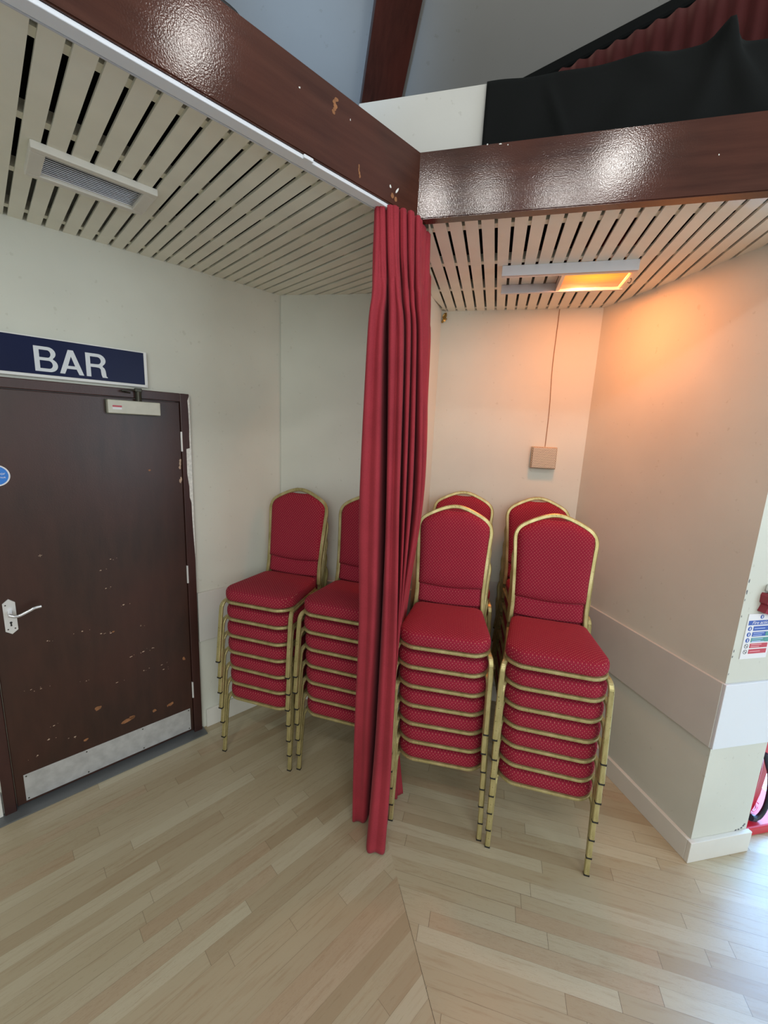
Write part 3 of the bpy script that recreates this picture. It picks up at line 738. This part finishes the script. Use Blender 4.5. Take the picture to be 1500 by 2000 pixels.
# red extinguisher stand on the floor beyond the wall end
es = empty('extinguisher_stand', frame(1.85, 1.71, 77.7)); tag(es, 'red moulded stand with black hose on the floor past the wall end', 'stand')
b = MB(); b.box((.17, .10, .025), (.36, .20, .05), bev=.008); b.build('base', M['red_plastic'], es)
b = MB(); b.prism([(x, .075, z) for x, z in ((-.02, .05), (.118, .05), (.132, .075), (.152, .15), (.162, .28), (.152, .40), (.130, .50), (.12, .56), (-.02, .56))], (0, .04, 0))
bmesh.ops.recalc_face_normals(b.bm, faces=b.bm.faces)
bk = b.build('back_panel', M['red_plastic'], es)
b = MB(); b.tube([(.09, .073, .05), (.10, .070, .12), (.105, .070, .3), (.085, .071, .54)], .012, .010, (0, 1, 0), 8); b.build('rib', M['red_plastic'], bk)
b = MB(); b.tube(catmull([(.075, .05, .42), (.095, .04, .36), (.122, .035, .29), (.132, .03, .20), (.130, .03, .12), (.105, .03, .072), (.07, .03, .066)], 6), .022, .022, (0, 1, 0), 12)
b.cyl((.075, .03, .067), (.048, .03, .078), .016, 14); autosmooth(b.build('hose', M['hose_black'], es))
b = MB(); b.tube(catmull([(.07, .04, .10), (.12, .06, .085), (.16, .09, .09), (.2, .1, .06)], 5), .005, .005, (0, 0, 1), 8); b.build('wire_clip', M['red_plastic'], es)

# bright glazed opening past the wall end
wm = frame(1.95, 2.02, 95)
wd = empty('window_1', wm); struct(wd, 'bright glazed doors past the end of the right wall', 'window')
b = MB(); b.box((.75, .0, 1.05), (1.5, .01, 2.1)); b.build('glass', M['daylight_glass'], wd)
b = MB(); b.box((-.02, 0, 1.05), (.04, .06, 2.1)); b.box((.75, 0, 1.05), (.08, .06, 2.1)); b.box((1.52, 0, 1.05), (.04, .06, 2.1)); b.box((.75, 0, 2.12), (1.58, .06, .05)); b.build('window_frame', M['trim_paint'], wd)
o, _ = wall('wall_far_right', (1.772, 1.69), (1.80, 2.05), 'white return wall beyond the fire notice', z1=2.86, th=.03, mat='plaster_white')

# ------------------------------------------------------------------ stacking chairs
def rpoly(pts, radii, seg=6):
    out = []; n = len(pts)
    for i in range(n):
        p = Vector(pts[i]); a = (Vector(pts[i-1])-p).normalized(); c = (Vector(pts[(i+1) % n])-p).normalized(); r = radii[i]
        ang = a.angle(c); d = r/math.tan(ang/2); s, e = p+a*d, p+c*d
        cen = p+(a+c).normalized()*(r/math.sin(ang/2))
        a0 = math.atan2(*(s-cen).yx); a1 = math.atan2(*(e-cen).yx); da = (a1-a0+math.pi) % (2*math.pi)-math.pi
        for k in range(seg+1):
            t = a0+da*k/seg; out.append(Vector((cen.x+r*math.cos(t), cen.y+r*math.sin(t))))
    return out
def outline(ins):
    w0, w1 = .209, .172
    base = rpoly([(-w0, -.212), (w0, -.212), (w1, .185), (-w1, .185)], [.075, .075, .04, .04], 9)
    out = []; k = 1-ins/.2
    for i, p in enumerate(base):
        q = Vector((p.x, p.y))
        if p.y < -.15: q.y -= .016*max(0, 1-(p.x/.2)**2)*(-.15-p.y)/.062
        out.append(q*k)
    return out
TILT = .035
def tz(p, z): return Vector((p.x, p.y, z-(p.y+.2)*TILT))
def seat_mesh():
    b = MB(); prof = [(.010, .3625), (.002, .365), (-.001, .372), (-.002, .385), (-.001, .402), (.002, .411), (.007, .417), (.016, .4215), (.035, .426), (.07, .430), (.12, .4325), (.17, .4335)]
    b.rings([[tz(p, z) for p in outline(i)] for i, z in prof])
    return b.mesh('seat_cushion', M['chair_fabric'], True)
def rim_mesh():
    b = MB(); b.rings([[tz(p, z) for p in outline(i)] for i, z in ((.008, .3455), (-.002, .347), (-.003, .353), (-.002, .3605), (.008, .3628))])
    return b.mesh('seat_rim', M['gold_frame'])
def back_y(z): return .200+(z-.40)*.165+max(0, z-.78)*.05
def back_half(z):
    return .172+.014*min(1, max(0, (z-.45)/.33))**1.3
ARCH = [(.176, .36), (.172, .44), (.173, .52), (.177, .62), (.183, .72), (.187, .772), (.1865, .797), (.179, .822), (.163, .843), (.137, .861), (.10, .880), (.06, .897), (.025, .9065), (0, .9085)]
def arch():
    P = [(x, back_y(z), z) for x, z in ARCH]; P += [(-x, y, z) for x, y, z in reversed(P[:-1])]
    return catmull(P, 4)
def frame_mesh():
    b = MB(); P = arch(); out = []
    n = len(P)
    for i, p in enumerate(P):     # section kept square to the back plane
        t = (P[min(i+1, n-1)]-P[max(i-1, 0)]).normalized(); nrm = Vector((0, -1, .145)).normalized(); sd = t.cross(nrm).normalized(); u = sd.cross(t)
        w, h, c = .021, .016, .004
        out.append([p+sd*a+u*bb for a, bb in ((w/2, -h/2+c), (w/2, h/2-c), (w/2-c, h/2), (-w/2+c, h/2), (-w/2, h/2-c), (-w/2, -h/2+c), (-w/2+c, -h/2), (w/2-c, -h/2))])
    b.rings(out); return b.mesh('back_frame', M['gold_frame'])
def arch_top(x):
    x = abs(x); P = ARCH
    for (x0, z0), (x1, z1) in zip(P[5:], P[6:]):
        if min(x0, x1) <= x <= max(x0, x1): return z0+(z1-z0)*(x-x0)/(x1-x0) if x0 != x1 else z0
    return .78
def pad_mesh(name, zb, zt_f, bulge, thick, sag, y_off):
    b = MB(); NU, NV = 22, 20; fr = []; bk = []
    for j in range(NV+1):
        v = j/NV; rf, rb = [], []
        for i in range(NU+1):
            u = -1+2*i/NU; z0 = zb-sag*(1-u*u)
            hw = .167; z = 0
            # width follows the frame
            zt = zt_f(u); z = z0+(zt-z0)*v
            x = u*(back_half(z)-.008)
            e = (1-abs(u)**6)*(1-abs(2*v-1)**6)
            yb = back_y(z)+y_off
            rf.append((x, yb-.006-bulge*max(0, e)**.5-.012*(1-u*u)*0, z)); rb.append((x, yb+thick, z))
        fr.append(rf); bk.append(rb)
    V1 = [[b.bm.verts.new(p) for p in r] for r in fr]; V2 = [[b.bm.verts.new(p) for p in r] for r in bk]
    for j in range(NV):
        for i in range(NU):
            b.bm.faces.new((V1[j][i], V1[j][i+1], V1[j+1][i+1], V1[j+1][i])); b.bm.faces.new((V2[j][i], V2[j+1][i], V2[j+1][i+1], V2[j][i+1]))
    for i in range(NU):
        b.bm.faces.new((V1[0][i], V2[0][i], V2[0][i+1], V1[0][i+1])); b.bm.faces.new((V1[NV][i], V1[NV][i+1], V2[NV][i+1], V2[NV][i]))
    for j in range(NV):
        b.bm.faces.new((V1[j][0], V1[j+1][0], V2[j+1][0], V2[j][0])); b.bm.faces.new((V1[j][NU], V2[j][NU], V2[j+1][NU], V1[j+1][NU]))
    return b.mesh(name, M['chair_fabric'], True)
def ztop(u):
    x = u*.176; return arch_top(x)-.009-.014*max(0, 1-(x/.055)**2)
me_seat, me_rim, me_bf = seat_mesh(), rim_mesh(), frame_mesh()
me_pad = pad_mesh('back_cushion', .500, ztop, .026, .006, .014, -.001)
me_lum = pad_mesh('lumbar_cushion', .405, lambda u: .497-.014*(1-u*u), .014, .005, .010, .010)
def leg_mesh(sx, front):
    b = MB()
    if front: P = [(.2125, -.232, .004), (.211, -.214, .16), (.2095, -.199, .290), (.208, -.192, .318), (.204, -.178, .334), (.198, -.15, .339), (.186, .0, .338), (.178, .17, .332)]
    else: P = [(.186, .302, .004), (.181, .262, .15), (.177, .228, .28), (.176, .205, .37)]
    P = [Vector((sx*x, y, z)) for x, y, z in P]; P = [P[0]]+catmull(P[1:], 3) if front else P
    out = []; n = len(P)
    for i, p in enumerate(P):
        t = (P[min(i+1, n-1)]-P[max(i-1, 0)]).normalized(); sd = Vector((1, 0, 0)); u = sd.cross(t).normalized()
        w, h, c = .0225, .015, .0035
        out.append([p+sd*a+u*bb for a, bb in ((w/2, -h/2+c), (w/2, h/2-c), (w/2-c, h/2), (-w/2+c, h/2), (-w/2, h/2-c), (-w/2, -h/2+c), (-w/2+c, -h/2), (w/2-c, -h/2))])
    b.rings(out); me = b.mesh('leg', M['gold_frame'])
    x, y = P[0].x, P[0].y; c = MB(); c.box((x, y, .004), (.0235, .016, .008), bev=.001)
    return me, c.mesh('foot_cap', M['rubber'])
LEGS = [leg_mesh(s, f_) for f_ in (True, False) for s in (-1, 1)]
def proto_chair():
    r = empty('banquet_chair', Matrix.Identity(4))
    for n_, me in (('seat_cushion', me_seat), ('seat_rim', me_rim), ('back_cushion', me_pad), ('lumbar_cushion', me_lum), ('back_frame', me_bf)): link(n_, me, r)
    for lm, cm in LEGS:
        l = link('leg', lm, r); c = link('foot_cap', cm, l); c['label'] = 'black rubber foot cap'
    return r
def copy_tree(o, parent=None):
    c = o.copy(); COL.objects.link(c)
    if parent is not None: c.parent = parent
    for ch in o.children: copy_tree(ch, c)
    return c
proto = proto_chair(); used = [False]
ORD = ['lowest', 'second from bottom', 'third from bottom', 'middle', 'third from top', 'second from top', 'topmost']
STACKS = [  # front-feet centre x, y, back azimuth, where, group
 (-.662, 2.0485, 16.4, 'stack beside the bar door', 'chairs stacked beside the bar door', .002),
 (-.206, 1.940, 16.4, 'stack directly left of the curtain', 'chairs stacked left of the curtain', .0),
 (.3105, 1.676, 11.1, 'front stack right of the curtain', 'chairs in the front stack right of the curtain', -.0040),
 (.758, 1.550, 14.6, 'front stack by the right wall', 'chairs in the front stack by the right wall', -.0035),
 (.425, 2.255, 13.0, 'rear stack near the curtain', 'chairs in the rear stack near the curtain', 0),
 (.930, 2.128, 6.0, 'rear stack under the speaker', 'chairs in the rear stack under the speaker', 0)]
STEP, FWD = .0997, .0085
for (x, y, az, where, grp, side) in STACKS:
    for k in range(7):
        o = proto if not used[0] else copy_tree(proto); used[0] = True
        d = fwd(az); n = 7
        c = Vector((x, y))+d*(.232-FWD*k)+fwd(az+90)*side*k
        o.matrix_world = Matrix.Translation((c.x+random.uniform(-.003, .003), c.y, STEP*k)) @ Matrix.Rotation(R(-az+random.uniform(-.5, .5)*(k > 0)), 4, 'Z')
        tag(o, ('%s red gold-framed chair in the %s' % (ORD[k], where)), 'chair', grp)

# ------------------------------------------------------------------ light
def light(name, kind, loc, energy, col=(1, 1, 1), size=.2, aim=None, **k):
    l = bpy.data.lights.new(name, kind); l.energy = energy; l.color = col
    if kind == 'AREA': l.shape = 'RECTANGLE'; l.size = size; l.size_y = k.pop('size_y', size)
    elif kind in ('POINT', 'SPOT'): l.shadow_soft_size = size
    for a, v in k.items(): setattr(l, a, v)
    o = bpy.data.objects.new(name, l); COL.objects.link(o); o.location = loc
    if aim is not None: o.rotation_euler = (Vector(aim)-Vector(loc)).to_track_quat('-Z', 'Y').to_euler()
    return o
for i, (x, y, z, e) in enumerate(((.55, -.82, 4.0, 20), (.32, -1.15, 4.0, 9), (.03, -1.15, 4.0, 13), (-.52, -.95, 4.0, 13), (-.99, -.79, 4.0, 20), (1.17, .36, 4.0, 9))):
    light('hall_lamp', 'POINT', (x, y, z), e, (1, .97, .92), .075)
light('hall_window', 'AREA', (.5, -3.3, 2.6), 100, (.95, 1, .96), 4.2, (-.2, 2, 1.1), size_y=2.2)
light('side_window', 'AREA', (3.6, -.6, 2.0), 55, (.80, .90, 1), 2.0, (0, 2.0, 1.2), size_y=2.0)
light('roof_blue_fill', 'SPOT', (-.7, -1.6, 2.6), 900, (.42, .66, 1), .3, (-.42, 2.2, 3.62), spot_size=R(15), spot_blend=.9)  # added spot in the hall, stands in for blue daylight on the left roof panel
hl = ht.matrix_world @ Vector((.132, 0, -.034))
light('heater_lamp', 'AREA', hl, 13.5, (1, .29, .075), .22, hl+Vector((.3, .35, -1)), size_y=.2)
w = bpy.data.worlds.new('world'); S.world = w; w.use_nodes = True
bg = w.node_tree.nodes['Background']; bg.inputs[0].default_value = (.92, .96, 1, 1); bg.inputs[1].default_value = .27

# ------------------------------------------------------------------ camera
cam = bpy.data.cameras.new('camera'); co = bpy.data.objects.new('camera', cam); COL.objects.link(co)
cam.sensor_fit = 'VERTICAL'; cam.sensor_height = 36; cam.lens = 806.43/2000*36; cam.clip_start = .02
p, r = R(10.7745), R(-2.6829)
ff = Vector((0, math.cos(p), -math.sin(p))); dn = Vector((0, -math.sin(p), -math.cos(p))); rt = Vector((1, 0, 0))
rx = rt*math.cos(r)+dn*math.sin(r); dy = -rt*math.sin(r)+dn*math.cos(r)
co.matrix_world = Matrix(((rx.x, -dy.x, -ff.x, 0), (rx.y, -dy.y, -ff.y, 0), (rx.z, -dy.z, -ff.z, EYE), (0, 0, 0, 1)))
S.camera = co
S.view_settings.view_transform = 'Standard'; S.view_settings.look = 'None'; S.view_settings.gamma = 1; S.view_settings.use_curve_mapping = False
S.view_settings.exposure = 0.08
